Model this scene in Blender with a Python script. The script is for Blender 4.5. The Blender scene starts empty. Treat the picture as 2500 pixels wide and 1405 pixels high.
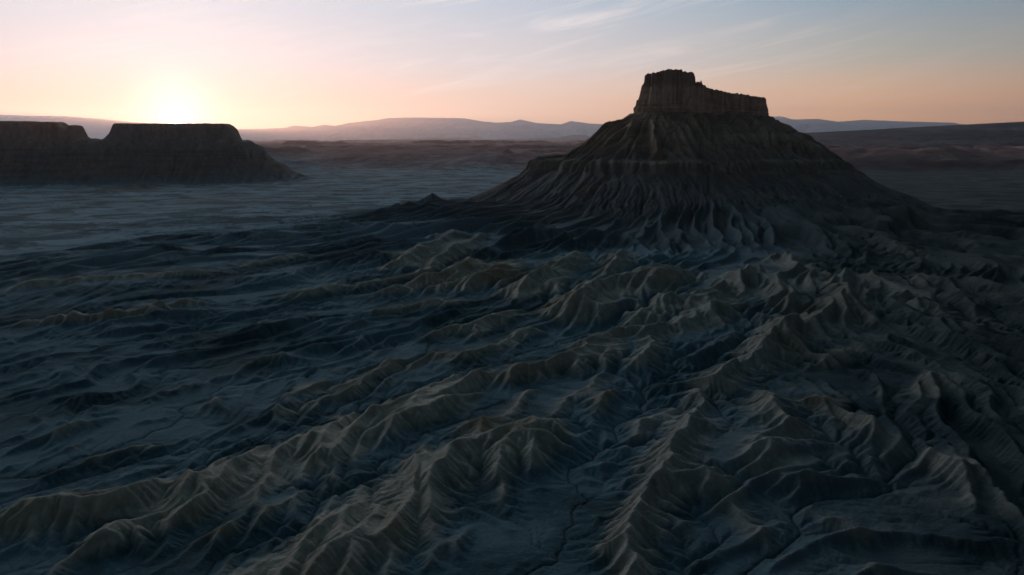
import numpy as np, math, threading, time
F_PX = 1853.0; PITCH = math.radians(11.05); CAM_H = 180.0
CX, CY = 1250.0, 702.5
BX, BY = 350.0, 1700.0                       # middle of the butte

def ray(px, py):
    a = (px-CX)/F_PX; b = (CY-py)/F_PX
    c, s = math.cos(PITCH), math.sin(PITCH)
    return a, c+b*s, -s+b*c
def unproj(px, py, z):
    x, y, dz = ray(px, py); t = (z-CAM_H)/dz
    return x*t, y*t
def at_dist(px, py, Y):
    x, y, dz = ray(px, py); t = Y/y
    return x*t, Y, CAM_H+dz*t

# ---------------------------------------------------------------- noise
_rs = np.random.RandomState(7)
_ang = _rs.rand(256, 256)*2*math.pi
_GX = np.cos(_ang).astype(np.float32); _GY = np.sin(_ang).astype(np.float32)
def perlin(x, y):
    xi = np.floor(x).astype(np.int32); yi = np.floor(y).astype(np.int32)
    fx = (x-xi).astype(np.float32); fy = (y-yi).astype(np.float32)
    def g(ix, iy, dx, dy):
        k = (ix & 255)*256+(iy & 255)
        return _GX.ravel()[k]*dx+_GY.ravel()[k]*dy
    u = fx*fx*fx*(fx*(fx*6-15)+10); v = fy*fy*fy*(fy*(fy*6-15)+10)
    a = g(xi, yi, fx, fy); b = g(xi+1, yi, fx-1, fy)
    c = g(xi, yi+1, fx, fy-1); d = g(xi+1, yi+1, fx-1, fy-1)
    ab = a+u*(b-a); cd = c+u*(d-c)
    return (ab+v*(cd-ab))*1.5
def fbm(x, y, s, o=4, g=0.5, seed=0):
    r = 0; a = 1.0; t = 0
    for i in range(o):
        r = r+a*perlin(x/s+seed*17.3+i*5.7, y/s-seed*9.1+i*3.3); t += a
        a *= g; s = s/2.03
    return r/t
def sstep(a, b, x):
    t = np.clip((x-a)/(b-a), 0, 1); return t*t*(3-2*t)

# ---------------------------------------------------------------- base level of the plain
def base(x, y):
    R = np.hypot(x-BX, (y-BY))
    c = -(0.178*(x-BX)+0.984*(y-BY))/np.maximum(R, 1)
    z = 20*(.2+.8*sstep(.15, .85, c))*np.exp(-np.maximum(R-430, 0)/420.0)+24*(1-sstep(450, 1650, R))*sstep(-.5, .4, c)
    return z
# ---------------------------------------------------------------- traced ridge crests, photo pixels -> world
def fr(k, pts):
    ox, oy, s = {'A': (1250, 600, 1.7456), 'B': (0, 600, 1.7456), 'C': (600, 700, 1.9925),
                 'D': (1000, 450, 3.1225), 'E': (1700, 450, 3.1225)}[k]
    return [(ox+p[0]/s, oy+p[1]/s) for p in pts]
WS = 0.64
RIDGES = [  # frame, crest points, height, half width, crest roundness
 ('B', [(-160,1180),(0,1140),(120,1100),(300,1078),(450,1060),(600,1040),(800,1010),(900,980),(1000,925),(1100,880),(1250,850),(1400,780),(1550,720),(1700,650),(1850,590),(2000,540),(2182,505)], 17, 40, .6),
 ('C', [(1180,410),(1300,375),(1400,345),(1530,320),(1650,260),(1700,210),(1800,185),(1930,180),(2080,160),(2250,100),(2391,60)], 20, 40, .12),
 ('B', [(2100,610),(1960,640),(1850,710),(1650,770),(1500,840),(1400,880),(1300,930),(1100,1010),(900,1080),(700,1160),(500,1230),(350,1310),(150,1405)], 13, 26, .12),
 ('C', [(1190,430),(1120,500),(1060,560),(1040,620)], 12, 22, .1),
 ('C', [(1740,375),(1700,420),(1600,480),(1540,530),(1505,565),(1480,610)], 15, 28, .12),
 ('C', [(1480,610),(1400,655),(1300,720),(1150,790),(1000,825),(860,880),(760,960),(680,1040),(620,1100),(520,1170),(420,1250),(340,1320),(200,1385),(0,1430),(-200,1500)], 18, 50, .95),
 ('C', [(1930,180),(1975,255),(1975,300),(1920,340),(1870,370)], 16, 28, .1),
 ('C', [(1890,262),(1800,280),(1760,310),(1740,375)], 14, 24, .12),
 ('C', [(1870,465),(1800,470),(1740,530),(1720,580),(1690,620)], 15, 26, .15),
 ('C', [(1400,440),(1370,490),(1310,560),(1240,620),(1150,670),(1080,710),(1030,760)], 12, 23, .12),
 ('C', [(2210,520),(2170,560),(2130,620),(2100,700),(2085,800),(2050,870),(1980,940),(1930,1030),(1880,1110),(1875,1200),(1900,1280),(1890,1405),(1890,1500)], 20, 34, .1),
 ('C', [(2210,520),(2080,560),(1980,630),(1900,700),(1850,760)], 13, 26, .15),
 ('C', [(1930,1030),(1850,1070),(1730,1100),(1640,1170)], 12, 24, .12),
 ('A', [(690,900),(800,970),(880,1040),(940,1110),(1010,1180),(1100,1260),(1200,1350)], 14, 30, .1),
 ('A', [(770,630),(840,560),(920,510),(1000,470),(1040,430),(1120,350),(1200,310),(1300,280),(1400,240),(1500,160)], 17, 34, .12),
 ('A', [(1040,610),(1080,680),(1180,770),(1190,810),(1090,860),(1040,930),(1000,1000)], 14, 28, .1),
 ('A', [(1080,650),(1200,700),(1330,710),(1420,760),(1500,790),(1640,850),(1800,950),(1950,1040)], 11, 32, .1),
 ('A', [(1250,950),(1240,1000),(1180,1050)], 9, 22, .1),
 ('C', [(1620,865),(1700,870),(1790,850)], 10, 22, .3),
 ('C', [(1700,870),(1690,960),(1640,1020)], 7, 18, .1),
 ('D', [(1020,1010),(980,1070),(850,1100),(700,1160),(500,1230),(300,1280),(100,1310)], 15, 30, .2),
 ('B', [(2010,440),(1900,465),(1800,490),(1700,515),(1550,560),(1450,590),(1300,610),(1200,650)], 11, 25, .35),
 ('C', [(760,460),(700,440),(650,460),(560,500),(450,530),(330,550),(250,590),(150,620),(100,680)], 11, 22, .25),
 ('C', [(1350,80),(1260,110),(1180,150),(1080,180),(960,190),(900,220)], 16, 28, .2),
 ('D', [(850,975),(700,1070),(560,1120),(400,1200)], 10, 22, .1),
 ('C', [(1130,65),(1030,70),(950,90),(800,100),(700,130),(560,130)], 10, 24, .15),
 ('B', [(1350,490),(1250,480),(1150,490),(1050,520),(950,560),(850,590),(700,620),(580,650)], 8, 22, .3),
 ('B', [(1170,570),(1100,600),(950,650),(850,690),(750,720),(600,760)], 9, 20, .15),
 ('B', [(1120,750),(1000,790),(800,840),(650,870),(500,890),(300,960),(150,1010)], 8, 20, .2),
 ('B', [(900,230),(700,250),(600,275),(450,290),(300,300),(0,325)], 12, 30, .3),
 ('B', [(950,95),(800,105),(650,115),(400,130),(200,150),(0,180)], 12, 30, .3),
 ('B', [(1300,20),(1100,60),(1000,80)], 12, 30, .3),
 ('C', [(1280,850),(1270,930),(1240,1010),(1250,1100)], 11, 22, .1),
 ('C', [(1230,1150),(1150,1160),(1050,1220),(950,1290),(880,1350),(780,1420)], 10, 22, .15),
 ('C', [(480,810),(450,900),(470,1080)], 8, 16, .1),
 ('B', [(700,1290),(560,1340),(400,1440)], 8, 18, .15),
 ('B', [(1500,1010),(1380,1060),(1250,1120),(1100,1180),(950,1230),(800,1300),(650,1390)], 9, 20, .15),
 ('B', [(1700,1230),(1560,1290),(1400,1350),(1250,1420)], 7, 18, .2),
 ('B', [(900,390),(780,410),(620,440),(480,500),(330,520)], 5, 18, .3),
 ('B', [(600,560),(450,580),(300,600),(120,650),(0,660)], 6, 18, .2),
 ('B', [(520,740),(350,800),(180,840),(0,880)], 8, 20, .2),
 ('B', [(560,840),(420,840),(250,900),(100,930),(-60,960)], 8, 18, .2),
 ('A', [(1500,420),(1420,470),(1300,500),(1180,520)], 12, 26, .1),
 ('A', [(1900,560),(1780,600),(1650,620),(1500,610)], 13, 28, .1),
 ('A', [(1650,820),(1750,900),(1900,960),(2050,1080)], 13, 28, .1),
 ('A', [(1200,1040),(1300,1120),(1450,1190),(1560,1290)], 13, 26, .1),
 ('A', [(1700,1050),(1850,1040),(2000,1090),(2180,1140)], 12, 26, .1),
 ('A', [(1350,1330),(1500,1360),(1650,1440)], 11, 24, .1),
 ('A', [(600,1130),(700,1200),(780,1290),(800,1420)], 9, 20, .1),
 ('A', [(330,1405),(380,1320),(470,1260),(530,1190)], 8, 18, .1),
 ('B', [(620,1270),(450,1340),(250,1440)], 9, 20, .15),
 ('D', [(2100,600),(1960,585),(1800,640),(1740,650),(1600,660),(1450,690),(1360,740),(1280,800),(1190,870)], 30, 58, .15),
 ('D', [(2420,800),(2340,810),(2100,870),(1950,850),(1800,930),(1640,1010)], 20, 44, .1),
 ('D', [(1160,570),(1060,580),(1020,610),(900,650),(800,740)], 26, 50, .15),
 ('D', [(1020,610),(1080,720),(1120,770)], 18, 36, .1),
 ('D', [(790,540),(700,590),(600,650),(480,680),(400,720)], 22, 46, .15),
 ('D', [(500,520),(420,590),(330,620),(150,650),(0,690)], 22, 46, .15),
 ('D', [(410,320),(280,370),(200,410),(80,440),(0,500),(-200,540)], 24, 50, .2),
 ('D', [(560,340),(480,400),(300,480),(150,560)], 20, 46, .15),
 ('D', [(1310,470),(1240,520),(1100,600)], 22, 44, .1),
 ('D', [(1640,450),(1560,560),(1480,610)], 22, 44, .1),
 ('E', [(620,480),(740,580),(830,660),(850,750)], 22, 50, .12),
 ('E', [(440,650),(330,710),(160,810),(0,850)], 24, 50, .1),
 ('E', [(440,650),(560,780),(640,870),(700,960)], 18, 44, .1),
 ('E', [(1140,640),(1170,760),(1130,900),(1000,940),(850,1000),(620,1050),(590,1130),(470,1210),(380,1270)], 24, 52, .12),
 ('E', [(1140,640),(1300,660),(1450,760),(1600,830),(1750,900),(1900,970)], 18, 48, .12),
 ('E', [(1120,300),(1230,350),(1380,370),(1560,460),(1720,520)], 20, 52, .15),
 ('E', [(1690,340),(1800,380),(2000,420),(2200,480)], 15, 50, .15),
 ('E', [(1800,660),(1700,680),(1610,740)], 16, 44, .1),
 ('B', [(1900,60),(1700,120),(1500,150),(1300,190),(1150,210)], 14, 34, .2),
 ('B', [(2182,80),(2000,130),(1850,160),(1700,170),(1550,200)], 14, 34, .2),
 ('B', [(2000,230),(1900,240),(1800,250),(1650,270)], 11, 26, .2),
 ('B', [(1560,165),(1380,165),(1350,190),(1200,215)], 9, 26, .25),
]
CHANNELS = [
 ('C', [(1640,1170),(1560,1250),(1500,1290),(1400,1300),(1280,1330),(1180,1400),(1100,1480)], 5, 7),
 ('A', [(0,960),(180,940),(300,850),(380,780)], 2, 5),
 ('C', [(1520,200),(1510,280),(1440,320),(1360,350)], 3, 5),
 ('C', [(620,940),(640,900),(800,850),(900,830)], 3, 5),
 ('C', [(600,1180),(620,1060),(640,930)], 3, 5),
 ('B', [(0,585),(250,545),(450,510),(650,420),(900,360),(1150,320),(1300,290)], 3, 7),
 ('B', [(300,500),(600,500),(700,500),(900,460),(1100,430),(1250,465),(1400,450)], 3, 6),
 ('B', [(230,1055),(450,1000),(700,1000),(890,950),(900,890),(1080,880)], 3, 5),
 ('B', [(1140,800),(1160,830),(1240,830),(1400,770),(1460,700)], 3, 5),
 ('A', [(1000,1180),(1120,1215),(1300,1200),(1500,1130),(1620,1160),(1650,1050),(1800,1000)], 3, 7),
 ('A', [(1480,770),(1560,775),(1700,710),(1830,670)], 3, 8),
 ('A', [(1250,1240),(1400,1330),(1650,1290),(1800,1150),(2100,1120),(2182,1020)], 4, 8),
]
def world_line(k, pts, h):
    out = []
    for px, py in fr(k, pts):
        z = 10.0
        for _ in range(12):
            x, y = unproj(px, py, min(z, 150)); z = 0.5*z+0.5*(float(base(np.float64(x), np.float64(y)))+h)
        out.append((x, y))
    return out
def stamp(X, Y, out, x0, y0, dx, pts, fn, reach):
    ny, nx = out.shape
    L = 0; segs = []
    for a, b in zip(pts[:-1], pts[1:]):
        l = math.hypot(b[0]-a[0], b[1]-a[1]); segs.append((a, b, L, l)); L += l
    for a, b, l0, l in segs:
        i0 = max(0, int((min(a[0], b[0])-reach-x0)/dx)); i1 = min(nx, int((max(a[0], b[0])+reach-x0)/dx)+2)
        j0 = max(0, int((min(a[1], b[1])-reach-y0)/dx)); j1 = min(ny, int((max(a[1], b[1])+reach-y0)/dx)+2)
        if i1 <= i0 or j1 <= j0: continue
        x = X[j0:j1, i0:i1]; y = Y[j0:j1, i0:i1]
        ux, uy = (b[0]-a[0])/l, (b[1]-a[1])/l
        t = np.clip((x-a[0])*ux+(y-a[1])*uy, 0, l)
        d = np.hypot(x-a[0]-t*ux, y-a[1]-t*uy)
        o = out[j0:j1, i0:i1]
        np.maximum(o, fn(d, (l0+t)/L, L), out=o)

# ---------------------------------------------------------------- the butte: distance to the spine of its cap
SA = (300.0, 1688.0); SB = (548.0, 1742.0)
SL = math.hypot(SB[0]-SA[0], SB[1]-SA[1]); SU = ((SB[0]-SA[0])/SL, (SB[1]-SA[1])/SL)
def spine(x, y):
    t = np.clip((x-SA[0])*SU[0]+(y-SA[1])*SU[1], 0, SL)
    qx = x-SA[0]-t*SU[0]; qy = y-SA[1]-t*SU[1]
    return np.hypot(qx, qy), np.arctan2(qy, qx), t/SL

def macro(x0, y0, nx, ny, dx):
    xs = (x0+np.arange(nx)*dx).astype(np.float32); ys = (y0+np.arange(ny)*dx).astype(np.float32)
    X0, Y0 = np.meshgrid(xs, ys)
    wx = fbm(X0, Y0, 55, 3, seed=1)*8; wy = fbm(X0, Y0, 55, 3, seed=2)*8
    wx += fbm(X0, Y0, 9, 2, seed=3)*1.6; wy += fbm(X0, Y0, 9, 2, seed=4)*1.6
    X = X0+wx; Y = Y0+wy
    H = base(X0, Y0)
    R = np.hypot(X0-BX, Y0-BY); phi = np.arctan2(Y0-BY, X0-BX)
    # badlands fingers running out from the butte, procedural
    side = fbm(X0, Y0, 420, 2, seed=11)
    ph = phi+0.13*fbm(X0, Y0, 350, 3, seed=12)*(.25+.75*sstep(400, 1000, R))+0.16*np.log(np.maximum(R, 60)/600.0)+fbm(X0, Y0, 45, 2, seed=13)*(2+6*sstep(500, 900, R))/np.maximum(R, 200)
    f1 = perlin(ph*24+40, R/300.0+3); f2 = perlin(ph*52+11, R/190.0+9)
    r1 = np.clip(1-np.abs(f1)*2.6, 0, 1)**1.3; r2 = np.clip(1-np.abs(f2)*2.4, 0, 1)**1.3
    lft = sstep(-1300, -650, X0+0.35*(Y0-900))
    toward = .38+.62*sstep(.1, .8, np.cos(phi+1.75))
    amp = 25*toward*sstep(280, 480, R)*(1-sstep(520, 980, R))+17*(1-sstep(1000, 1700, R))*np.clip(0.85+1.3*side, 0.25, 2)
    pm = sstep(1120, 1400, Y0)*sstep(560, 760, R)*sstep(150, -80, X0)
    amp = np.maximum(amp, 0)*lft*(1-.88*pm)
    flatl = sstep(600, 950, Y0)*sstep(50, -350, X0-.25*(1500-Y0))
    fld = 0.16+0.62*r1+0.36*r2
    fld = fld*(1-flatl)+(0.04+1.0*r1**1.6+.28*r2**2)*flatl
    f3 = perlin(ph*62+5, R/105.0+1)+.5*perlin(ph*130, R/60.0+31)
    low = (1-.8*flatl)*(1-.72*pm)*np.clip(1-np.abs(f3)*1.9, 0, 1)*sstep(500, 900, R)*lft*(7+7*fbm(X0, Y0, 200, 2, seed=14))*(1+.8*sstep(0, 250, X0)*sstep(1000, 700, Y0))
    T = np.zeros_like(H)
    D = np.full_like(H, 0)
    for k, pts, h, w, rnd in RIDGES:
        wl = world_line(k, pts, h)
        w = w*(.80 if w < 30 else .66); h = h*(.95 if h < 14 else .80)
        def fn(d, t, L, h=h, w=w, rnd=rnd):
            hh = h*np.minimum(1, 0.35+np.minimum(t, 1-t)*L/45.0)**0.7
            # swelling along the crest
            tl = (t*L).astype(np.float32)
            q = 1+0.10*np.sin(tl/23.0+h)+0.22*perlin(tl/12.0+h*3, d/70.0+w)*np.clip(d/(w*.5), 0, 1)+0.50*perlin(tl/5.5+h, d/50.0+w+5)*np.clip(d/(w*.35), 0, 1)
            q = np.maximum(q, .35)
            u = np.maximum(d/w-rnd*.42, 0)/q/(1-rnd*.3)
            p = np.clip(1.02-np.sqrt(u*u+.0016), 0, 1)
            ap = np.clip(1-d/(2.9*w)/(.55+.45*q), 0, 1)
            return hh*(.70*p**1.4+.30*ap**1.2)
        stamp(X, Y, T, x0, y0, dx, wl, fn, w*4.2+12)
        def fm(d, t, L, w=w): return np.clip(1-d/(w*2.2), 0, 1)
        stamp(X, Y, D, x0, y0, dx, wl, fm, w*2.2+12)
    proc = amp*fld*(1-sstep(0.15, .8, D)*0.75)
    H0b = H.copy(); H = H+np.maximum(T, 0)+proc
    H += np.maximum(low, 0)+fbm(X0, Y0, 38, 4, seed=5)*(2.2-1.0*sstep(700, 1200, Y0))*(.5+.5*sstep(450, 800, R))*(1-.55*flatl)*(1-.15*pm)+fbm(X0, Y0, 160, 2, seed=6)*3.0
    CC = np.zeros_like(H)
    C = CC
    for k, pts, h, w in CHANNELS:
        wl = world_line(k, pts, 0)
        stamp(X, Y, C, x0, y0, dx, wl, lambda d, t, L, h=h, w=w: h*np.clip(1-d/w, 0, 1)**.7*np.minimum(1, np.minimum(t, 1-t)*6), w+12)
    H -= C
    return X0, Y0, H, T

def add_butte(X0, Y0, H):
    wx = fbm(X0, Y0, 90, 3, seed=31)*14; wy = fbm(X0, Y0, 90, 3, seed=32)*14
    d, ang, tt = spine(X0+wx, Y0+wy)
    near = sstep(0.1, 1.0, np.cos(ang+1.75))              # 1 on the side of the long apron
    dd = d*(0.98-0.36*near*sstep(20, 120, d))
    P = np.interp(dd, [0, 35, 60, 92, 130, 161, 200, 238, 297, 350, 420, 520, 640],
                      [1, .985, .91, .81, .67, .56, .455, .36, .235, .165, .10, .04, -.05])
    z = P*(242-14*tt)
    s = ang*1.2+tt*SL/95.0+.14*fbm(X0, Y0, 260, 1, seed=35)
    # spur carrying the bench out to the west
    sx, sy, ex, ey = 66.0, 1585.0, 265.0, 1660.0
    l = math.hypot(ex-sx, ey-sy); ux, uy = (ex-sx)/l, (ey-sy)/l
    X = X0+wx; Y = Y0+wy
    t = np.clip((X-sx)*ux+(Y-sy)*uy, 0, l)
    ds = np.hypot(X-sx-t*ux, Y-sy-t*uy)
    zs = np.interp(ds, [0, 24, 34, 60, 120, 200, 300, 420], [139, 134, 126, 106, 74, 42, 16, -10])+t/l*8
    k = 8.0; h = np.clip(0.5+0.5*(zs-z)/k, 0, 1); z = z*(1-h)+zs*h+k*h*(1-h)
    up = sstep(95, 150, z)*(1-sstep(225, 238, z))
    n = perlin(s*7.5+1.2*fbm(X0, Y0, 120, 2, seed=33), d/260.0+2)
    z = z+(np.clip(1-np.abs(n)*2.4, 0, 1)-0.45)*24*up*(.35+1.3*np.clip(.5+fbm(X0, Y0, 110, 2, seed=36)*1.4, 0, 1))
    n2 = perlin(s*14+4+1.1*fbm(X0, Y0, 60, 2, seed=38), d/200.0+7)
    z = z+(np.clip(1-np.abs(n2)*2.2, 0, 1)-.5)*6.5*sstep(40, 75, z)*(1-sstep(215, 235, z))*np.clip(.5+fbm(X0, Y0, 90, 2, seed=37)*2.2, 0, 1.2)
    n3 = perlin(s*44+9+.5*fbm(X0, Y0, 50, 2, seed=39), d/150.0+3)
    z = z+(np.clip(1-np.abs(n3)*2.2, 0, 1)-.5)*3.4*sstep(45, 70, z)*(1-sstep(215, 235, z))
    # the bench: a step in the slope, strongest on the camera's side
    face = sstep(-0.05, 0.55, np.cos(ang+2.05))
    lo = 118+5*fbm(X0, Y0, 150, 2, seed=34); hi = lo+24
    q = (z-lo)/(hi-lo)
    st = lo+(hi-lo)*np.interp(q, [0, .30, .33, 1.0], [0, .05, .84, 1.0])
    z = np.where((q > 0) & (q < 1), z+(st-z)*face, z)
    # a second, faint ledge higher up
    lo = 182.0; hi = 194.0; q = (z-lo)/(hi-lo)
    st = lo+(hi-lo)*np.interp(q, [0, .35, .5, 1.0], [0, .15, .7, 1.0])
    z = np.where((q > 0) & (q < 1), z+(st-z)*face, z)
    for kx, ky, kt, kr in ((-172, 1640, 72, 120), (-120, 1630, 54, 80), (-225, 1600, 42, 80), (-190, 1560, 40, 60)):
        dk = np.hypot(X-kx, Y-ky)/kr
        H = np.maximum(H, kt-(kt-14)*np.clip(dk, 0, 1.2)**.8+2.5*perlin(X0/7, Y0/7))
    k = 10.0
    h = np.clip(0.5+0.5*(z-H)/k, 0, 1)
    Z = H*(1-h)+z*h+k*h*(1-h)
    return Z, z-H

# ---------------------------------------------------------------- the mesas to the west
MTOP_A = [(-1900,178),(-1830,184),(-1799,192),(-1785,204),(-1774,216),(-1762,249),(-1274,249),(-1268,242),(-1260,243),(-1254,233),(-1248,235),(-1240,212),(-1232,186),(-1200,100)]
MTOP_B = [(-4200,262),(-3000,260),(-2100,256),(-1950,253),(-1933,249),(-1922,236),(-1908,222),(-1891,214),(-1885,240),(-1863,240),(-1855,203),(-1835,186),(-1800,100)]
def add_mesa(X0, Y0, H, top, a, b, w, k2, seed):
    wx = fbm(X0, Y0, 120, 3, seed=seed)*22; wy = fbm(X0, Y0, 120, 3, seed=seed+1)*30
    X = X0+wx*.5; Y = Y0+wy
    l = math.hypot(b[0]-a[0], b[1]-a[1]); ux, uy = (b[0]-a[0])/l, (b[1]-a[1])/l
    t = (X-a[0])*ux+(Y-a[1])*uy; tc = np.clip(t, 0, l)
    d = np.hypot(X-a[0]-tc*ux, Y-a[1]-tc*uy)
    zt = np.interp(X0, [p[0] for p in top], [p[1] for p in top])+np.round(fbm(X0, Y0, 45, 3, seed=seed+5)*4)*.8
    zm = zt.max() if False else 249.0
    body = np.interp(d, [0, w, w+30, w+60, w+128, w+143, w+180, w+235, w+320, w+600], [192, 186, 181, 172, 138, 106, 76, 40, 2, -20])
    n = perlin((X0*ux+Y0*uy)/46.0+.8*wy/30, d/260.0+seed); n2 = perlin((X0*ux+Y0*uy)/19.0, d/150.0+seed)
    rib = (np.clip(1-np.abs(n)*2.2, 0, 1)-.4)*20+(np.clip(1-np.abs(n2)*2.2, 0, 1)-.4)*8
    body = body+rib*sstep(w, w+60, d)*(1-sstep(w+260, w+420, d))
    dp = np.abs(-(X0-a[0])*uy+(Y-a[1])*ux)
    q = 170+(zt-170)*sstep(w+6, w-5, dp)
    Z = np.maximum(body, np.where((dp < w+6) & (zt > 186), q, -99))
    hh = np.clip(0.5+0.5*(Z-H)/8.0, 0, 1)
    return H*(1-hh)+Z*hh+8*hh*(1-hh), Z-H

# ---------------------------------------------------------------- erosion
NB = [(-1,-1),(-1,0),(-1,1),(0,-1),(0,1),(1,-1),(1,0),(1,1)]
def fill(H, rounds=3, eps=1e-3):
    W = np.full_like(H, 1e6); W[0] = H[0]; W[-1] = H[-1]; W[:, 0] = H[:, 0]; W[:, -1] = H[:, -1]
    def sweep(W, H):
        for j in range(1, W.shape[0]-1):
            p = W[j-1]
            m = p.copy(); np.minimum(m[1:], p[:-1], out=m[1:]); np.minimum(m[:-1], p[1:], out=m[:-1])
            m += eps
            np.maximum(m, H[j], out=m); np.minimum(W[j, 1:-1], m[1:-1], out=W[j, 1:-1])
    for r in range(rounds):
        sweep(W, H); sweep(W[::-1], H[::-1])
        Wt = np.ascontiguousarray(W.T); Ht = np.ascontiguousarray(H.T)
        sweep(Wt, Ht); sweep(Wt[::-1], Ht[::-1]); W = np.ascontiguousarray(Wt.T)
    return np.where(W > 1e5, H, W)
def receivers(W, rng, jit=0.35):
    ny, nx = W.shape
    best = np.zeros((ny, nx), np.float32); rec = np.arange(ny*nx, dtype=np.int32).reshape(ny, nx).copy()
    idx = rec.copy()
    for dj, di in NB:
        dist = math.hypot(dj, di)
        s = np.zeros((ny, nx), np.float32)
        a = W[1:-1, 1:-1]; b = W[1+dj:ny-1+dj, 1+di:nx-1+di]
        s[1:-1, 1:-1] = (a-b)/dist*(1+jit*rng.rand(ny-2, nx-2))
        m = s > best
        best[m] = s[m]; rec[m] = idx[m]+dj*nx+di
    return rec.ravel()
def accumulate(rec, w):
    n = rec.size; A = w.astype(np.float64).copy(); r = rec.copy(); own = np.arange(n)
    act = np.nonzero(r != own)[0]
    # pointer jumping on the flow tree
    S = A; R = r
    for _ in range(15):
        if act.size == 0: break
        tgt = R[act]
        S = S+np.bincount(tgt, weights=S[act], minlength=n)
        nr = R[tgt]; alive = nr != tgt
        R[act] = nr; act = act[alive]
    return S
def erode(H, dx, iters, K, m=0.45, kd=0.0, talus=0.9, rng=None, hard=None, seed=0, fill_every=2):
    rng = rng or np.random.RandomState(seed)
    ny, nx = H.shape; n = ny*nx
    edge = np.zeros((ny, nx), bool); edge[0] = edge[-1] = True; edge[:, 0] = edge[:, -1] = True
    A = None
    for it in range(iters):
        if it % fill_every == 0: H = fill(H, 2)
        rec = receivers(H, rng)
        A = accumulate(rec, np.full(n, dx*dx))
        ri = rec.astype(np.int64)
        dd = np.where((np.abs(ri-np.arange(n)) == 1) | (np.abs(ri-np.arange(n)) == nx), 1.0, 1.4142)*dx
        Fc = K*np.minimum(A, 60000)**m/dd
        if hard is not None: Fc = Fc*hard.ravel()
        Fc[ri == np.arange(n)] = 0
        b = Fc/(1+Fc); a = H.ravel()/(1+Fc)
        r = ri.copy()
        a[r == np.arange(n)] = H.ravel()[r == np.arange(n)]; b[r == np.arange(n)] = 0
        for _ in range(13):
            ar = a[r]; a = a+b*ar; b = b*b[r]; r = r[r]
            if _ > 6 and b.max() < 1e-4: break
        Hn = a.reshape(ny, nx)
        H = np.where(edge, H, Hn).astype(np.float64)
        # talus + creep
        for _ in range(2):
            for ax in (0, 1):
                d = np.diff(H, axis=ax)
                lim = talus*dx
                ex = np.sign(d)*np.maximum(np.abs(d)-lim, 0)*0.25+d*kd
                if ax == 0: H[:-1] += ex; H[1:] -= ex
                else: H[:, :-1] += ex; H[:, 1:] -= ex
    return H, A.reshape(ny, nx)

def bil(G, x0, y0, dx, x, y):
    ny, nx = G.shape
    u = np.clip((x-x0)/dx, 0, nx-1.001); v = np.clip((y-y0)/dx, 0, ny-1.001)
    i = u.astype(np.int32); j = v.astype(np.int32); fu = u-i; fv = v-j
    return (G[j, i]*(1-fu)+G[j, i+1]*fu)*(1-fv)+(G[j+1, i]*(1-fu)+G[j+1, i+1]*fu)*fv
def edge_w(G, x0, y0, dx, x, y, m):
    ny, nx = G.shape
    e = np.minimum(np.minimum(x-x0, x0+(nx-1)*dx-x), np.minimum(y-y0, y0+(ny-1)*dx-y))
    return sstep(0, m, e-4*dx)

def outer(x, y):
    """height of the plain beyond the butte, out to the horizon"""
    r = np.hypot(x, y)
    z = fbm(x, y, 900, 4, seed=41)*6*sstep(1500, 3500, r)
    t = fbm(x*0.55, y, 2600, 5, g=.55, seed=42)+0.30*fbm(x*0.5, y, 700, 3, seed=47)
    lo = sstep(4500, 5200, y+0.10*x+350*fbm(x, y, 1500, 3, seed=43))
    tt = (t*5.0+1.4); st = np.floor(tt)+np.clip((tt-np.floor(tt))*5.5, 0, 1)
    z = z+lo*(10+st*38+fbm(x, y, 160, 3, seed=44)*22*sstep(4600, 5200, r))
    return z

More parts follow.
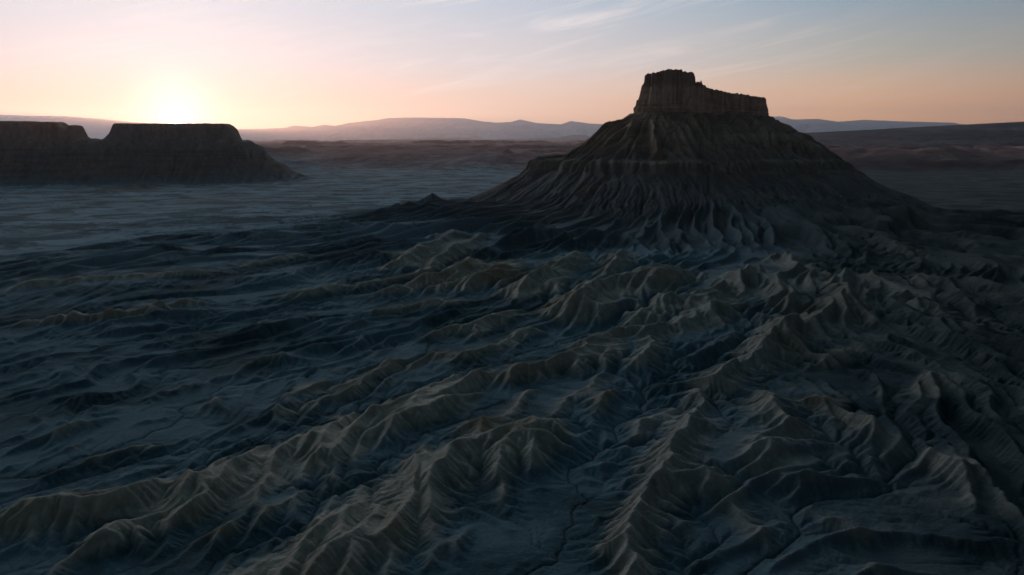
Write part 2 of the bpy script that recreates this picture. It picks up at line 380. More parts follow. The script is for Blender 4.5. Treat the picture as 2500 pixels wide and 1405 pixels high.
def build_heights(log=print):
    t0 = time.time(); S = {}
    def far():
        fx0, fy0, fdx = -1400.0, 200.0, 1.8
        X, Y, H, Hb = macro(fx0, fy0, 1450, 1280, fdx)
        H, bm = add_butte(X, Y, H)
        H = H.astype(np.float64)
        hard = 1-0.75*sstep(60, 105, H)
        He, A = erode(H, fdx, 12, 0.075, m=.5, kd=0.015, seed=1, hard=hard, talus=3.2)
        S['far'] = (He, A, bm, np.maximum(Hb, 0), fx0, fy0, fdx)
        nx0, ny0, ndx = -460.0, 225.0, 0.9
        xs = nx0+np.arange(1130)*ndx; ys = ny0+np.arange(880)*ndx
        Xn, Yn = np.meshgrid(xs, ys)
        Hn = bil(He, fx0, fy0, fdx, Xn, Yn)
        x32, y32 = Xn.astype(np.float32), Yn.astype(np.float32)
        Hn = Hn+fbm(x32, y32, 9, 3, seed=51)*.95+(.5-np.abs(fbm(x32, y32, 26, 2, seed=53))*2.2)*1.3+fbm(x32, y32, 2.6, 2, seed=52)*.22
        Hn, An = erode(Hn, ndx, 9, 0.12, m=.5, kd=0.010, seed=3, talus=1.1)
        S['near'] = (Hn, An, nx0, ny0, ndx)
        # incised washes: thin, sharp
        ch = np.clip((np.log(np.maximum(An, 1))-6.6)/3.5, 0, 1)
        Hn = Hn-.5*ch
        S['near'] = (Hn, An, nx0, ny0, ndx)
        log('near/far', time.time()-t0)
    def mes():
        mx0, my0, mdx = -4300.0, 2500.0, 4.5
        xs = mx0+np.arange(840)*mdx; ys = my0+np.arange(400)*mdx
        X, Y = np.meshgrid(xs.astype(np.float32), ys.astype(np.float32))
        H = outer(X, Y)+fbm(X, Y, 60, 4, seed=61)*4+10*sstep(.1, .5, fbm(X*.6, Y, 170, 3, seed=62))*sstep(-700, -1500, X)
        H1, a = add_mesa(X, Y, H, MTOP_A, (-1735, 3470), (-1302, 3470), 62, 0, 71)
        H2, b = add_mesa(X, Y, H, MTOP_B, (-4200, 3380), (-1902, 3330), 55, 0, 81)
        H = np.maximum(H1, H2).astype(np.float64)
        hard = 1-0.9*sstep(185, 200, H)
        He, A = erode(H, mdx, 8, 0.14, m=.5, kd=0.02, seed=5, hard=hard, talus=9)
        S['mes'] = (He, A, a, b, mx0, my0, mdx)
        log('mesas', time.time()-t0)
    th = [threading.Thread(target=f) for f in (far, mes)]
    [t.start() for t in th]; [t.join() for t in th]
    return S
HAZE = True
import bpy
t_start = time.time()
col = bpy.context.scene.collection
S = build_heights(lambda *a: print(*a, flush=True))

# ---------------------------------------------------------------- helpers
def setp(o, **k):
    for a, b in k.items(): o[a] = b
    return o
def mesh_obj(name, V, Q, mat, parent=None, smooth=True, attrs=None):
    me = bpy.data.meshes.new(name)
    V = np.ascontiguousarray(V, dtype=np.float32); Q = np.ascontiguousarray(Q, dtype=np.int32)
    k = Q.shape[1]
    me.vertices.add(len(V)); me.vertices.foreach_set('co', V.ravel())
    me.loops.add(Q.size); me.loops.foreach_set('vertex_index', Q.ravel())
    me.polygons.add(len(Q)); me.polygons.foreach_set('loop_start', np.arange(0, Q.size, k, dtype=np.int32))
    me.polygons.foreach_set('use_smooth', np.full(len(Q), smooth))
    for a, val in (attrs or {}).items():
        at = me.attributes.new(a, 'FLOAT', 'POINT'); at.data.foreach_set('value', np.ascontiguousarray(val, dtype=np.float32))
    me.update(); me.validate()
    o = bpy.data.objects.new(name, me); col.objects.link(o)
    me.materials.append(mat)
    if parent is not None: o.parent = parent
    return o
def empty(name, loc=(0, 0, 0)):
    o = bpy.data.objects.new(name, None); col.objects.link(o); o.location = loc; return o
def grid_quads(nv, nu):
    a = np.arange(nv*nu, dtype=np.int32).reshape(nv, nu)
    return np.stack([a[:-1, :-1], a[:-1, 1:], a[1:, 1:], a[1:, :-1]], -1).reshape(-1, 4)

class N:
    """small node helper"""
    def __init__(s, tree): s.t = tree; s.n = tree.nodes; s.l = tree.links
    def put(s, sock, v):
        if isinstance(v, bpy.types.NodeSocket): s.l.new(v, sock)
        elif v is not None:
            if hasattr(sock.default_value, '__len__') and not hasattr(v, '__len__'): v = [v]*len(sock.default_value)
            if hasattr(v, '__len__') and len(v) == 3 and len(sock.default_value) == 4: v = (*v, 1)
            sock.default_value = v
    def math(s, op, a, b=None, c=None, clamp=False):
        n = s.n.new('ShaderNodeMath'); n.operation = op; n.use_clamp = clamp
        for i, v in enumerate((a, b, c)):
            if v is not None: s.put(n.inputs[i], v)
        return n.outputs[0]
    def vmath(s, op, a, b=None, out=0):
        n = s.n.new('ShaderNodeVectorMath'); n.operation = op
        s.put(n.inputs[0], a)
        if b is not None: s.put(n.inputs[1] if op != 'SCALE' else n.inputs[3], b)
        return n.outputs['Value' if op in ('DOT_PRODUCT', 'LENGTH') else 'Vector']
    def mix(s, f, a, b, mode='MIX'):
        n = s.n.new('ShaderNodeMix'); n.data_type = 'RGBA'; n.blend_type = mode
        s.put(n.inputs['Factor'], f) if False else s.put(n.inputs[0], f)
        s.put(n.inputs[6], a); s.put(n.inputs[7], b); return n.outputs[2]
    def rng(s, v, a, b, c=0.0, d=1.0, smooth=True):
        n = s.n.new('ShaderNodeMapRange'); n.interpolation_type = 'SMOOTHSTEP' if smooth else 'LINEAR'
        for i, q in enumerate((v, a, b, c, d)): s.put(n.inputs[i], q)
        return n.outputs[0]
    def noise(s, vec, scale, detail=4, rough=.55, dist=0.0, col=False):
        n = s.n.new('ShaderNodeTexNoise'); s.put(n.inputs['Vector'], vec)
        for k, v in (('Scale', scale), ('Detail', detail), ('Roughness', rough), ('Distortion', dist)): s.put(n.inputs[k], v)
        return n.outputs[1 if col else 0]
    def ramp(s, v, stops, interp='LINEAR'):
        n = s.n.new('ShaderNodeValToRGB'); s.put(n.inputs[0], v); r = n.color_ramp; r.interpolation = interp
        while len(r.elements) < len(stops): r.elements.new(0.5)
        for e, (p, c) in zip(r.elements, stops): e.position = p; e.color = (*c, 1)
        return n.outputs[0]
    def mapping(s, vec, scale=(1, 1, 1), rot=(0, 0, 0), loc=(0, 0, 0)):
        n = s.n.new('ShaderNodeMapping'); s.put(n.inputs[0], vec)
        n.inputs['Scale'].default_value = scale; n.inputs['Rotation'].default_value = rot; n.inputs['Location'].default_value = loc
        return n.outputs[0]
    def attr(s, name):
        n = s.n.new('ShaderNodeAttribute'); n.attribute_name = name; return n.outputs['Fac']
    def sep(s, v):
        n = s.n.new('ShaderNodeSeparateXYZ'); s.put(n.inputs[0], v); return n.outputs
    def comb(s, x, y, z):
        n = s.n.new('ShaderNodeCombineXYZ')
        for i, v in enumerate((x, y, z)): s.put(n.inputs[i], v)
        return n.outputs[0]
def material(name):
    m = bpy.data.materials.new(name); m.use_nodes = True; k = N(m.node_tree)
    bs = k.n['Principled BSDF']; bs.inputs['Roughness'].default_value = 0.95
    bs.inputs['Specular IOR Level'].default_value = 0.12
    g = k.n.new('ShaderNodeNewGeometry')
    return m, k, bs, g.outputs['Position']
def bump(k, bs, h, strength, dist):
    b = k.n.new('ShaderNodeBump'); b.inputs['Strength'].default_value = strength; b.inputs['Distance'].default_value = dist
    k.put(b.inputs['Height'], h); k.l.new(b.outputs[0], bs.inputs['Normal'])

# ---------------------------------------------------------------- materials
def mat_ground():
    m, k, bs, P = material('badlands_shale')
    cov = k.attr('cover'); wash = k.attr('wash'); dist = k.attr('outward')
    n1 = k.noise(P, 0.012, 6, .6); n2 = k.noise(P, 0.15, 5, .6); n3 = k.noise(P, 1.6, 4, .6)
    fl = k.noise(k.mapping(P, (.75, 1, 1), rot=(0, 0, -.25)), .009, 8, .68, .6)
    shale = k.mix(k.rng(n1, .35, .65), (.021, .066, .082), (.040, .088, .104))
    shale = k.mix(k.rng(n2, .3, .75), shale, (.054, .106, .130))
    sx, sy, sz = k.sep(P)
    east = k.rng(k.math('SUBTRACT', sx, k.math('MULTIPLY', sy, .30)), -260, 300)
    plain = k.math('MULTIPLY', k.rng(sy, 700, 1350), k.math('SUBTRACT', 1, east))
    shale = k.mix(k.math('MULTIPLY', k.rng(fl, .43, .55), k.math('MULTIPLY', k.math('MULTIPLY_ADD', plain, .6, .4), k.rng(k.attr('foot'), 0, 1))), shale, (.22, .31, .37))
    shale = k.mix(k.math('MULTIPLY', k.rng(fl, .44, .36), .35), shale, (.06, .06, .06))
    # thin dry channels and brown silt patches on the open plain
    c1 = k.math('ABSOLUTE', k.math('SUBTRACT', k.noise(k.mapping(P, (.55, 1, 1), rot=(0, 0, -.3)), .0042, 7, .62, .8), .5))
    c2 = k.math('ABSOLUTE', k.math('SUBTRACT', k.noise(P, .013, 6, .62, .6), .5))
    chn = k.math('MAXIMUM', k.rng(c1, .016, .004), k.math('MULTIPLY', k.rng(c2, .016, .003), .6))
    far_flat = k.math('MULTIPLY', k.rng(sy, 900, 1500), .85)
    silt = k.math('MULTIPLY', k.rng(k.noise(P, .0030, 8, .7), .46, .60), k.math('MULTIPLY', k.rng(sy, 1500, 2400), k.rng(sx, -300, -1100)))
    shale = k.mix(k.math('MULTIPLY', silt, .8), shale, k.mix(n2, (.07, .06, .045), (.15, .13, .10)))
    shale = k.mix(k.math('MULTIPLY', chn, far_flat), shale, (.022, .028, .034))
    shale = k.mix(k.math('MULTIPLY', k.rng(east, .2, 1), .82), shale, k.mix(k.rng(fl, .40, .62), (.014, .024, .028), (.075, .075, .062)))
    shale = k.mix(k.math('MULTIPLY', k.rng(wash, .40, .9), .5), shale, (.03, .035, .035))
    shale = k.mix(k.math('MULTIPLY', k.math('SUBTRACT', 1, k.attr('foot')), k.math('MULTIPLY_ADD', east, -.65, .8)), shale, k.mix(n2, (.05, .078, .092), (.115, .13, .135)))
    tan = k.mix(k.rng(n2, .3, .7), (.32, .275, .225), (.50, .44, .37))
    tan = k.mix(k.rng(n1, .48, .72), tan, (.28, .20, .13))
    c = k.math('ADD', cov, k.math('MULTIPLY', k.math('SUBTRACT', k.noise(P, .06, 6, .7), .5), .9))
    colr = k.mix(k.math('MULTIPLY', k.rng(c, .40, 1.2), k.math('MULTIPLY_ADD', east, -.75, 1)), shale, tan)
    # far badlands: reddish tables and pale scarps
    n4 = k.noise(k.mapping(P, (1, .7, 6)), 0.0011, 9, .7, .5); n5 = k.noise(P, .0032, 9, .75)
    red = k.mix(k.rng(n4, .40, .60), (.24, .075, .075), (.36, .17, .155))
    red = k.mix(k.math('MULTIPLY', k.rng(n5, .52, .66), k.rng(n4, .42, .56)), red, (.55, .46, .38))
    colr = k.mix(dist, colr, red)
    br = k.math('MULTIPLY_ADD', k.noise(P, .5, 5, .7), .5, .75)
    colr = k.vmath('SCALE', colr, br)
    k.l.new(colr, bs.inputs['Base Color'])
    h = k.math('ADD', k.math('MULTIPLY', n3, .5), k.math('MULTIPLY', k.noise(P, .5, 6, .65), 1.0))
    bump(k, bs, h, .9, 1.2)
    return m
def mat_butte():
    m, k, bs, P = material('butte_shale_slope')
    x, y, z = k.sep(P)
    n1 = k.noise(P, .02, 5, .6); n2 = k.noise(P, .12, 5, .65)
    zz = k.math('ADD', z, k.math('MULTIPLY', k.math('SUBTRACT', n1, .5), 14))
    c = k.ramp(k.math('DIVIDE', zz, 300), [
        (0.0, (.08, .11, .13)), (.16, (.09, .11, .125)), (.30, (.12, .125, .13)), (.385, (.13, .115, .11)), (.40, (.23, .18, .145)), (.465, (.25, .195, .15)),
        (.475, (.17, .135, .11)), (.60, (.36, .235, .165)), (.62, (.44, .30, .215)), (.65, (.34, .225, .16)), (.78, (.40, .255, .175)), (.80, (.24, .145, .10))])
    strata = k.noise(k.comb(0, 0, z), .5, 4, .7)
    c = k.mix(k.math('MULTIPLY', k.rng(strata, .45, .65), .35), c, (.09, .08, .07))
    wash = k.attr('wash')
    an = k.math('ARCTAN2', k.math('SUBTRACT', y, BY), k.math('SUBTRACT', x, BX+70))
    sv = k.comb(k.math('MULTIPLY', k.math('COSINE', an), 26), k.math('MULTIPLY', k.math('SINE', an), 26), k.math('MULTIPLY', z, .012))
    rill = k.noise(sv, 1.0, 7, .68, .25)
    c = k.mix(k.math('MULTIPLY', k.rng(rill, .52, .38), .55), c, (.075, .06, .055))
    c = k.mix(k.math('MULTIPLY', k.rng(rill, .56, .70), .35), c, (.40, .33, .27))
    c = k.mix(k.math('MULTIPLY', k.rng(k.noise(k.mapping(P, (1, 1, .25)), .02, 4), .55, .68), .55), c, (.22, .13, .08))
    c = k.mix(k.math('MULTIPLY', k.rng(wash, .40, .8), .6), c, (.06, .055, .05))
    c = k.vmath('SCALE', c, k.math('MULTIPLY_ADD', n2, 1.1, .5))
    k.l.new(c, bs.inputs['Base Color'])
    bump(k, bs, k.math('ADD', k.math('MULTIPLY', rill, 1.6), k.math('ADD', n2, k.math('MULTIPLY', k.noise(P, .5, 5, .7), .5))), 1.0, 3.5)
    return m
def mat_rock(name, a, b, c3, zsplit, sc=1.0):
    m, k, bs, P = material(name)
    x, y, z = k.sep(P)
    n1 = k.noise(P, .02*sc, 5, .6)
    jo = k.noise(k.mapping(P, (1, 1, .10)), .09*sc, 7, .7); n2 = k.noise(P, .12*sc, 7, .7)
    st = k.noise(k.comb(k.math('MULTIPLY', x, .03), k.math('MULTIPLY', y, .03), z), .26*sc, 5, .7)
    low = k.rng(k.math('ADD', z, k.math('MULTIPLY', n1, 22)), zsplit+18, zsplit-4)
    c = k.mix(k.rng(jo, .36, .62), a, b)
    c = k.mix(k.math('MULTIPLY', k.rng(st, .46, .60), k.math('MULTIPLY_ADD', low, .6, .12)), c, c3)
    c = k.mix(k.math('MULTIPLY', k.rng(n1, .5, .66), .5), c, b)
    if sc != 1.0: c = k.mix(k.rng(k.math('ADD', z, k.math('MULTIPLY', k.math('SUBTRACT', k.noise(P, .012, 5, .7), .5), 90)), 62, 8), c, (.12, .135, .145))
    if sc == 1.0: c = k.mix(k.math('MULTIPLY', k.rng(k.math('ADD', z, k.math('MULTIPLY', n1, 12)), 292, 306), .55), c, (.15, .085, .06))
    c = k.vmath('SCALE', c, k.math('MULTIPLY_ADD', n2, 1.3, .35))
    k.l.new(c, bs.inputs['Base Color'])
    hj = k.math('MULTIPLY', jo, k.math('MULTIPLY_ADD', low, -.8, 1)); hs = k.math('MULTIPLY', st, k.math('MULTIPLY', low, .6))
    bump(k, bs, k.math('ADD', k.math('ADD', hj, hs), k.math('MULTIPLY', n2, 1.0)), .8, 3/sc)
    return m
def mat_hill(name, a, b, snow=None, sc=.0012, flat=5.0):
    m, k, bs, P = material(name)
    n = k.noise(k.mapping(P, (.4, .4, flat)), sc, 8, .65); n2 = k.noise(P, sc*8, 5, .6)
    c = k.mix(k.rng(n, .36, .64), a, b)
    c = k.vmath('SCALE', c, k.math('MULTIPLY_ADD', n2, .9, .55))
    if snow:
        z = k.sep(P)[2]
        f = k.math('MULTIPLY', k.rng(k.math('ADD', z, k.math('MULTIPLY', n2, 260)), snow, snow+160), k.rng(n2, .42, .58))
        c = k.mix(f, c, (.75, .78, .82))
    k.l.new(c, bs.inputs['Base Color']); bump(k, bs, n2, .8, 60)
    return m
M_ground = mat_ground(); M_butte = mat_butte()
M_cap = mat_rock('cap_sandstone', (.42, .24, .16), (.68, .46, .33), (.15, .10, .075), 256)
M_mesa = mat_rock('mesa_rock', (.14, .07, .045), (.23, .125, .08), (.08, .045, .032), 150, .5)

# ---------------------------------------------------------------- the ground sheet (polar spacing, real-world heights)
dens = np.arange(-43, 43.001, 0.078)
th = np.concatenate([np.arange(-88, -43, .5), dens, np.arange(43.5, 88.1, .5)])
rr = [6.0]
while rr[-1] < 84000:
    r = rr[-1]
    rr.append(r*(1.06 if r < 225 else 1.0021 if r < 2600 else 1.0026 if r < 5500 else 1.0042 if r < 16000 else 1.008))
rr = np.array(rr)
TH, RR = np.meshgrid(np.radians(th), rr)
GX = (RR*np.sin(TH)); GY = (RR*np.cos(TH))
def heights(x, y):
    Hn, An, nx0, ny0, ndx = S['near']; Hf, Af, bm, rel, fx0, fy0, fdx = S['far']; Hm, Am, ma, mb, mx0, my0, mdx = S['mes']
    o = outer(x, y)+base(x, y)+fbm(x, y, 38, 3, seed=5)*1.9*(1-sstep(2500, 6000, np.hypot(x, y)))+fbm(x, y, 160, 2, seed=6)*3
    wf = edge_w(Hf, fx0, fy0, fdx, x, y, 160); wn = edge_w(Hn, nx0, ny0, ndx, x, y, 30); wm = edge_w(Hm, mx0, my0, mdx, x, y, 120)
    z = o; idf = wf > 0; idn = wn > 0; idm = wm > 0
    rl = np.zeros_like(z); A = np.full_like(z, 4.0); Bm = np.full_like(z, -99.0); Ma = Bm.copy(); Mb = Bm.copy()
    def mixin(ids, w, G, *g):
        z[ids] = z[ids]*(1-w[ids])+bil(G, *g, x[ids], y[ids])*w[ids]
    mixin(idm, wm, Hm, mx0, my0, mdx)
    A[idm] = bil(Am, mx0, my0, mdx, x[idm], y[idm])
    Ma[idm] = bil(ma, mx0, my0, mdx, x[idm], y[idm]); Mb[idm] = bil(mb, mx0, my0, mdx, x[idm], y[idm])
    mixin(idf, wf, Hf, fx0, fy0, fdx)
    A[idf] = bil(Af, fx0, fy0, fdx, x[idf], y[idf]); Bm[idf] = bil(bm, fx0, fy0, fdx, x[idf], y[idf])
    mixin(idn, wn, Hn, nx0, ny0, ndx)
    A[idn] = A[idn]*(1-wn[idn])+bil(An, nx0, ny0, ndx, x[idn], y[idn])*wn[idn]
    return z, A, Bm, Ma, Mb
gx = GX.ravel(); gy = GY.ravel()
GZ, A, Bm, Ma, Mb = heights(gx, gy)
R0 = np.hypot(gx, gy)
b0 = base(gx, gy)
Tt = np.zeros_like(GZ); _f = S['far']; _i = edge_w(_f[0], *_f[4:], gx, gy, 10) > 0; Tt[_i] = bil(_f[3], *_f[4:], gx[_i], gy[_i])
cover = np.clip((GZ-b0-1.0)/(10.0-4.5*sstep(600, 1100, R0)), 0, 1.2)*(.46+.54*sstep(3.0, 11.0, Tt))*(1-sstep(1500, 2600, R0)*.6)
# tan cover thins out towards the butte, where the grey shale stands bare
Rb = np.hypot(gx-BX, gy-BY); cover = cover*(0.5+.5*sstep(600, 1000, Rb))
wash = np.clip(np.log(np.maximum(A, 1)/60)/7.0, 0, 1)*(1-sstep(2200, 4500, R0))
foot = sstep(480, 820, Rb)
outw = sstep(4300, 5200, gy+.1*gx)
V = np.stack([gx, gy, GZ], -1)
Q = grid_quads(len(rr), len(th))
print('sheet', len(V), time.time()-t_start, flush=True)
def fmask(v, thr=0): return (v[Q].min(1) > thr)
fb = fmask(Bm, 2.0); fma = fmask(Ma, 3.0); fmb = fmask(Mb, 3.0)
both = fma & fmb; fma = fma & ~(both & (gx[Q[:, 0]] < -1800)); fmb = fmb & ~fma
fid = np.where(fb, 1, np.where(fma, 2, np.where(fmb, 3, 0)))
def sub(i):
    q = Q[fid == i]; u, inv = np.unique(q, return_inverse=True)
    return V[u], inv.reshape(-1, 4), {'cover': cover[u], 'wash': wash[u], 'outward': outw[u], 'foot': foot[u]}
v, q, at = sub(0)
g = mesh_obj('ground', v, q, M_ground, attrs=at); setp(g, kind='structure', label='eroded grey and tan badlands ridges and plain')

butte = empty('butte', (BX, BY, 0)); setp(butte, label='tall cone shaped butte with a vertical rock cap rising from the badlands', category='butte')
v, q, at = sub(1); mesh_obj('talus_slope', v-np.array([BX, BY, 0]), q, M_butte, butte, attrs=at)
mesaA = empty('mesa', (-1500, 3470, 0)); setp(mesaA, label='flat topped mesa with the sun setting on its rim', category='mesa', group='mesas west of the plain')
def mesa_parts(i, root, at0):
    global fid
    hi = V[Q].mean(1)[:, 2] > 196
    fid[(fid == i) & hi] = i+10
    v, q, at = sub(i); mesh_obj('talus_slope', v-np.array(at0), q, M_mesa, root, attrs=at)
    v, q, at = sub(i+10); mesh_obj('cap_rock', v-np.array(at0), q, M_mesa, root, attrs=at)
mesa_parts(2, mesaA, (-1500, 3470, 0))
mesaB = empty('mesa', (-2600, 3350, 0)); setp(mesaB, label='long mesa at the left edge ending in a small rock pinnacle', category='mesa', group='mesas west of the plain')
mesa_parts(3, mesaB, (-2600, 3350, 0))

# ---------------------------------------------------------------- the butte's cap
CTOP = [(250,262),(264,262),(271,276),(279,294),(285,300),(286,316),(292,319),(318,320),(322,323),(344,327),(362,326),(366,322),(388,321),(394,312),(395,302),
        (397,296),(402,303),(405,297),(408,303),(410,296),(422,291),(440,286),(470,281),(500,277),(520,276),(540,272),(560,271),(588,270)]
def cap_mesh():
    # outline of the plan: around the spine
    n = 1500; nv = 64; ntop = 22
    per = []
    rl, rr_ = 36.0, 32.0
    a = (SA[0], SA[1]); b = (SB[0], SB[1]); nx_, ny_ = -SU[1], SU[0]
    L = SL; tot = 2*L+math.pi*(rl+rr_)
    s = np.arange(n)/n*tot
    px = np.zeros(n); py = np.zeros(n); ox = np.zeros(n); oy = np.zeros(n)
    c1 = L; c2 = L+math.pi*rr_; c3 = 2*L+math.pi*rr_
    for i, q in enumerate(s):
        if q < c1:      # front side, west to east
            t = q/L; r = rl+(rr_-rl)*t; bx, by = a[0]+SU[0]*q, a[1]+SU[1]*q; dx, dy = -nx_, -ny_
        elif q < c2:
            r = rr_; an = (q-c1)/rr_; bx, by = b; dx = -nx_*math.cos(an)+SU[0]*math.sin(an); dy = -ny_*math.cos(an)+SU[1]*math.sin(an)
        elif q < c3:
            t = (q-c2)/L; r = rr_+(rl-rr_)*t; bx, by = b[0]-SU[0]*(q-c2), b[1]-SU[1]*(q-c2); dx, dy = nx_, ny_
        else:
            r = rl; an = (q-c3)/rl; bx, by = a; dx = nx_*math.cos(an)-SU[0]*math.sin(an); dy = ny_*math.cos(an)-SU[1]*math.sin(an)
        px[i], py[i], ox[i], oy[i] = bx+dx*r, by+dy*r, dx, dy
    # cyclic coordinates for the noise
    ca = np.cos(2*math.pi*s/tot)*tot/(2*math.pi); sa = np.sin(2*math.pi*s/tot)*tot/(2*math.pi)
    def cn(sc, o, sd, g=.5): return fbm(ca, sa, sc, o, g, sd)
    fl = cn(26, 3, 91); col1 = np.abs(perlin(ca/9, sa/9+3)); col2 = np.abs(perlin(ca/4.2+9, sa/4.2))
    colm = cn(30, 2, 98)+.4
    blocky = np.round(cn(14, 2, 93)*4)/4
    jag = np.round(cn(7, 2, 94)*5)/5
    xs0 = px
    tower = np.clip((398-px)/12, 0, 1)
    zb = np.interp(px, [255, 400, 590], [222, 226, 208])-6
    zt = np.interp(px, [c[0] for c in CTOP], [c[1] for c in CTOP])+jag*3.4+cn(9, 2, 95)*2.4
    rows = []
    for j in range(nv):
        v = j/(nv-1); z = zb+(zt-zb)*v
        # ledges of the thin beds near the foot of the cliff, columns above
        led = perlin(np.full(n, 3.3)+ca*0.004, z/3.1)*1.3*sstep(.75, .35, v)+perlin(np.full(n, 8.3), z/9.0)*1.2
        band = (zt-z)
        inset_w = np.interp(z, [225, 262, 276, 291, 296, 304, 330], [0, 3, 8, 17, 20, 19, 18])*np.clip((330-px)/45, 0, 1)
        inset_e = np.interp(z, [210, 262, 275], [0, 5, 7])*np.clip((px-540)/40, 0, 1)
        batter = v*4.0
        off = fl*10+(.35-np.minimum(col1, .35)*1)*-9.0*(.25+.75*sstep(.2, .45, v))*np.clip(.4+1.6*colm, 0, 1.3)+(.5-col2)*1.5+blocky*6.5*sstep(.22, .45, v)-1.8*sstep(.40, .43, v)-1.5*sstep(.70, .72, v)-batter-inset_w-inset_e+led
        off += perlin(ca/5+z/14.0, sa/5+20)*1.6
        off += np.where(v < .06, 3.5*(1-v/.06), 0)
        off -= 2.5*sstep(.965, 1.0, v)
        rows.append(np.stack([px+ox*off, py+oy*off, z], -1))
    rim = rows[-1]
    t = np.clip((rim[:, 0]-SA[0])*SU[0]+(rim[:, 1]-SA[1])*SU[1], 0, SL)
    cx = SA[0]+SU[0]*t; cy = SA[1]+SU[1]*t
    for j in range(1, ntop):
        f = j/(ntop-1); x = rim[:, 0]*(1-f)+cx*f; y = rim[:, 1]*(1-f)+cy*f
        ztx = np.interp(x, [c[0] for c in CTOP], [c[1] for c in CTOP])
        z = rim[:, 2]*(1-min(1, f*4))+ztx*min(1, f*4)+fbm(x, y, 9, 3, seed=97)*3.0*min(1, f*3)-1
        rows.append(np.stack([x, y, z], -1))
    Vc = np.concatenate(rows); m = len(rows)
    idx = np.arange(m*n).reshape(m, n)
    nxt = np.roll(idx, -1, 1)
    Qc = np.stack([idx[:-1], nxt[:-1], nxt[1:], idx[1:]], -1).reshape(-1, 4)
    return Vc-np.array([BX, BY, 0]), Qc
v, q = cap_mesh(); mesh_obj('cap_rock', v, q, M_cap, butte)

# ---------------------------------------------------------------- hills and mountains
def strip(name, label, trace, Y, depth, zfoot, mat, amp=.35, nu=900, nv=60, back=None, seed=0, power=1.2, rough=.02):
    pts = sorted(at_dist(px, py, Y)[::2] for px, py in trace)
    xs = np.array([p[0] for p in pts]); zs = np.array([p[1] for p in pts])
    u = np.linspace(xs[0], xs[-1], nu)
    crest = np.interp(u, xs, zs)
    crest = crest+fbm(u, np.full(nu, 3.0+seed), Y/90., 4, seed=seed)*(crest-zfoot)*rough*2.2
    rows = []
    for j in range(nv):
        v = j/(nv-1)                        # 0 foot .. 1 crest
        y = Y-depth*(1-v)
        yy = np.full(nu, y)+fbm(u, np.full(nu, y), depth*.5, 3, seed=seed+2)*depth*.25*(1-v)
        n = np.abs(fbm(u, np.full(nu, y)*.6, depth*.16, 4, g=.6, seed=seed+3))*2.2
        h = v**power
        z = zfoot+(crest-zfoot)*np.clip(h-amp*n*v*(1-v)*2.2-(amp*.25*n*(1-v)), -.2, 1)
        rows.append(np.stack([u*(y/Y) if False else u, yy, z], -1))
    bd = back or depth*.6
    rows.append(np.stack([u, np.full(nu, Y+bd*.5), crest*.98-5], -1)); rows.append(np.stack([u, np.full(nu, Y+bd), crest*0+zfoot-20], -1))
    Vs = np.concatenate(rows)
    o = mesh_obj(name, Vs, grid_quads(len(rows), nu), mat)
    setp(o, kind='structure', label=label); return o
M_mtn = mat_hill('mountain_rock', (.13, .10, .13), (.22, .18, .21), snow=2250, sc=.00022)
M_plateau = mat_hill('plateau_rock', (.14, .11, .10), (.24, .19, .16), sc=.0004)
M_low = mat_hill('low_hill_shale', (.14, .08, .10), (.22, .14, .16), sc=.0012)
M_rhill = mat_hill('hillside_shale', (.055, .042, .055), (.16, .115, .125), sc=.002, flat=3)
strip('mountains', 'long flat plateau and snow streaked peaks on the horizon',
      [(-900,290),(-300,284),(0,281),(60,283),(150,284),(200,290),(290,298),(400,305),(560,316),(640,315),(700,312),(712,308),(722,307),(745,313),(770,309),(792,305),(806,310),(850,301),(930,292),(945,289),(1000,287),(1130,289),(1180,297),(1215,300),(1248,298),(1270,292),(1310,301),(1370,304),(1393,296),(1440,302),(1480,304),
       (1560,306),(1700,300),(1800,292),(1880,288),(1900,284),(1914,286),(1935,292),(2000,291),(2050,298),(2112,293),(2180,296),(2290,299),(2330,300),(2350,308),(2500,312),(3200,318)],
      76000, 24000, 20, M_mtn, amp=.5, nu=2200, nv=90, seed=101, rough=.006)
strip('hills', 'low dark hills before the plateau', [(560,352),(700,347),(860,345),(900,341),(1000,338),(1120,336),(1180,341),(1250,340),(1350,337),(1400,331),(1420,330),(1460,336),(1520,333),(1600,330),(1900,335),(2100,345)],
      34000, 7000, 10, M_low, seed=131, rough=.08)
strip('hills', 'broad dark purple hillside sloping up to the right', [(1500,352),(1700,343),(1850,334),(1950,327),(2100,319),(2240,312),(2340,306),(2420,302),(2500,298),(2700,288),(3000,278),(3600,270)],
      9500, 4300, 0, M_rhill, amp=.28, nu=1400, nv=160, seed=151, power=1.0, rough=.01)

# ---------------------------------------------------------------- world, sun, haze
SUN_AZ = math.radians(-23.35); SUN_EL = math.radians(1.1)
sd = (math.sin(SUN_AZ)*math.cos(SUN_EL), math.cos(SUN_AZ)*math.cos(SUN_EL), math.sin(SUN_EL))
w = bpy.data.worlds.new('World'); bpy.context.scene.world = w; w.use_nodes = True
k = N(w.node_tree); bg = k.n['Background']
tc = k.n.new('ShaderNodeTexCoord').outputs['Generated']
D = k.vmath('NORMALIZE', tc)
X_, Y_, Z_ = k.sep(D)
cosg = k.vmath('DOT_PRODUCT', D, sd)
gam = k.math('MULTIPLY', k.math('ARCCOSINE', k.math('MINIMUM', cosg, 1.0)), 180/math.pi)     # degrees from the sun
el = k.math('MULTIPLY', k.math('ARCSINE', Z_), 180/math.pi)
g01 = k.math('DIVIDE', gam, 180)
HZ = k.ramp(g01, [(0, (.90, .60, .38)), (8/180, (.96, .60, .35)), (20/180, (1.05, .65, .38)), (32/180, (1.12, .60, .29)), (47/180, (1.08, .50, .18)), (80/180, (.24, .15, .13)), (1, (.13, .10, .12))])
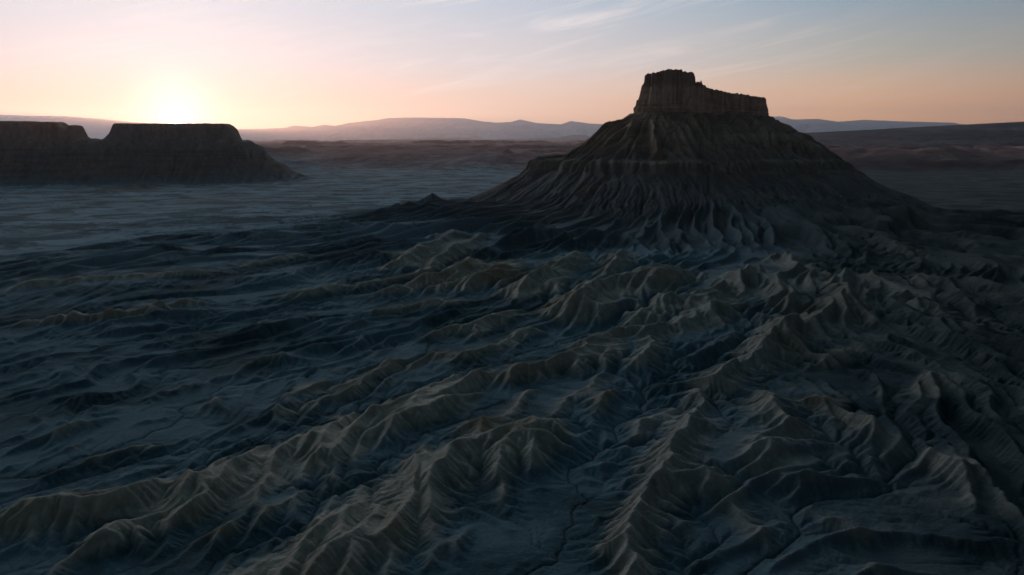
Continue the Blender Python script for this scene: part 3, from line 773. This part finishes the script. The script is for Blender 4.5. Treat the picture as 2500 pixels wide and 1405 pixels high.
MD = k.ramp(g01, [(0, (.72, .70, .70)), (12/180, (.72, .67, .67)), (25/180, (.74, .66, .64)), (36/180, (.64, .57, .52)), (48/180, (.50, .45, .36)), (80/180, (.11, .12, .14)), (1, (.09, .08, .10))])
ZN = k.ramp(g01, [(0, (.62, .69, .77)), (12/180, (.55, .62, .71)), (25/180, (.46, .54, .64)), (36/180, (.34, .45, .55)), (48/180, (.20, .32, .43)), (80/180, (.05, .10, .14)), (1, (.015, .03, .045))])
UP = k.ramp(g01, [(0, (3.3, 3.3, 3.3)), (20/180, (2.9, 3.0, 3.1)), (31/180, (.75, .86, .96)), (46/180, (.17, .24, .30)), (70/180, (.03, .07, .09)), (100/180, (.008, .024, .032)), (1, (.005, .012, .015))])  # unseen sky above the view, brightened near the sun as an added key light
c = k.mix(k.rng(el, 0.6, 6.0), HZ, MD)
c = k.mix(k.rng(el, 3.6, 11.0), c, ZN)
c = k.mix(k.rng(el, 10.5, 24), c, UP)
# thin cirrus, in degrees of azimuth and elevation
az = k.math('MULTIPLY', k.math('ARCTAN2', X_, Y_), 180/math.pi)
cp = k.mapping(k.comb(az, el, 0), rot=(0, 0, math.radians(-11)))
wisp = k.noise(k.mapping(cp, (.055, .62, 1), loc=(1.3, .4, 0)), 1.0, 9, .62, 1.1)
fine = k.noise(k.mapping(cp, (.10, 2.0, 1)), 1.0, 6, .6, .6)
patch = k.noise(k.mapping(cp, (.06, .20, 1), loc=(5.2, 2.7, 0)), 1.0, 3, .5)
zone = k.math('ADD', k.math('MULTIPLY', k.math('MULTIPLY', k.rng(az, -16, 3), k.rng(az, 34, 14)), k.rng(el, 1.5, 5.5)), .28)
cl = k.math('MULTIPLY', k.rng(k.math('ADD', wisp, k.math('MULTIPLY', k.math('SUBTRACT', fine, .5), .35)), .44, .84), k.rng(patch, .28, .52))
cl = k.math('MULTIPLY', k.math('MULTIPLY', cl, zone), k.rng(el, .8, 3.0))
cl = k.math('MULTIPLY', cl, k.rng(el, 22, 13))
CC_ = k.ramp(g01, [(0, (1.1, 1.03, 1.0)), (25/180, (1.1, .96, .92)), (40/180, (.95, .74, .64)), (60/180, (.45, .36, .33)), (1, (.1, .1, .1))])
c = k.mix(k.math('MULTIPLY', cl, .55), c, CC_)
# aureole and disc
def gauss(s, a, colr):
    e = k.math('POWER', 2.71828, k.math('MULTIPLY', k.math('POWER', k.math('DIVIDE', gam, s), 2), -1))
    return k.vmath('SCALE', k.comb(*colr), k.math('MULTIPLY', e, a))
c = k.vmath('ADD', c, gauss(2.2, .95, (1, .88, .76)))
c = k.vmath('ADD', c, gauss(7.0, .10, (1, .80, .66)))
c = k.vmath('ADD', c, k.vmath('SCALE', k.comb(1, .7, .4), k.rng(gam, .30, .26, 0, 60)))
c = k.vmath('ADD', c, gauss(.52, 16, (1, .75, .45)))
c = k.mix(k.rng(el, -.2, -3), c, (.05, .06, .07))
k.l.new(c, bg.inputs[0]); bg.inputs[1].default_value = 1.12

sl = bpy.data.lights.new('sun', 'SUN'); sl.energy = 2.6; sl.angle = math.radians(.53); sl.color = (1.0, .40, .20)
so = bpy.data.objects.new('sun', sl); col.objects.link(so)
from mathutils import Vector
so.rotation_euler = Vector((-sd[0], -sd[1], -sd[2])).to_track_quat('-Z', 'Y').to_euler()

def haze():
    x0, x1, y0, y1, z0, z1 = -90000, 90000, -800, 92000, -140, 3600
    vs = np.array([(x, y, z) for z in (z0, z1) for y in (y0, y1) for x in (x0, x1)], float)
    q = np.array([(0, 2, 3, 1), (4, 5, 7, 6), (0, 1, 5, 4), (2, 6, 7, 3), (0, 4, 6, 2), (1, 3, 7, 5)])
    m = bpy.data.materials.new('air_haze'); m.use_nodes = True; t = m.node_tree
    t.nodes.remove(t.nodes['Principled BSDF'])
    pv = t.nodes.new('ShaderNodeVolumePrincipled'); pv.inputs['Color'].default_value = (.74, .86, 1.0, 1)
    pv.inputs['Density'].default_value = 1.1e-5; pv.inputs['Anisotropy'].default_value = .7
    t.links.new(pv.outputs[0], t.nodes['Material Output'].inputs['Volume'])
    o = mesh_obj('haze', vs, q, m, smooth=False); setp(o, kind='stuff')
if HAZE: haze()

# ---------------------------------------------------------------- camera
cd = bpy.data.cameras.new('camera'); cam = bpy.data.objects.new('camera', cd); col.objects.link(cam)
cam.location = (0, 0, CAM_H); cam.rotation_euler = (math.radians(90)-PITCH, 0, 0)
cd.sensor_width = 36; cd.lens = 36*F_PX/2500.0; cd.clip_start = 1; cd.clip_end = 300000
sc = bpy.context.scene; sc.camera = cam
sc.view_settings.view_transform = 'Standard'; sc.view_settings.look = 'None'; sc.view_settings.exposure = 0; sc.view_settings.gamma = 1
sc.cycles.volume_bounces = 1; sc.cycles.max_bounces = 4; sc.cycles.diffuse_bounces = 2
print('script done', time.time()-t_start, flush=True)
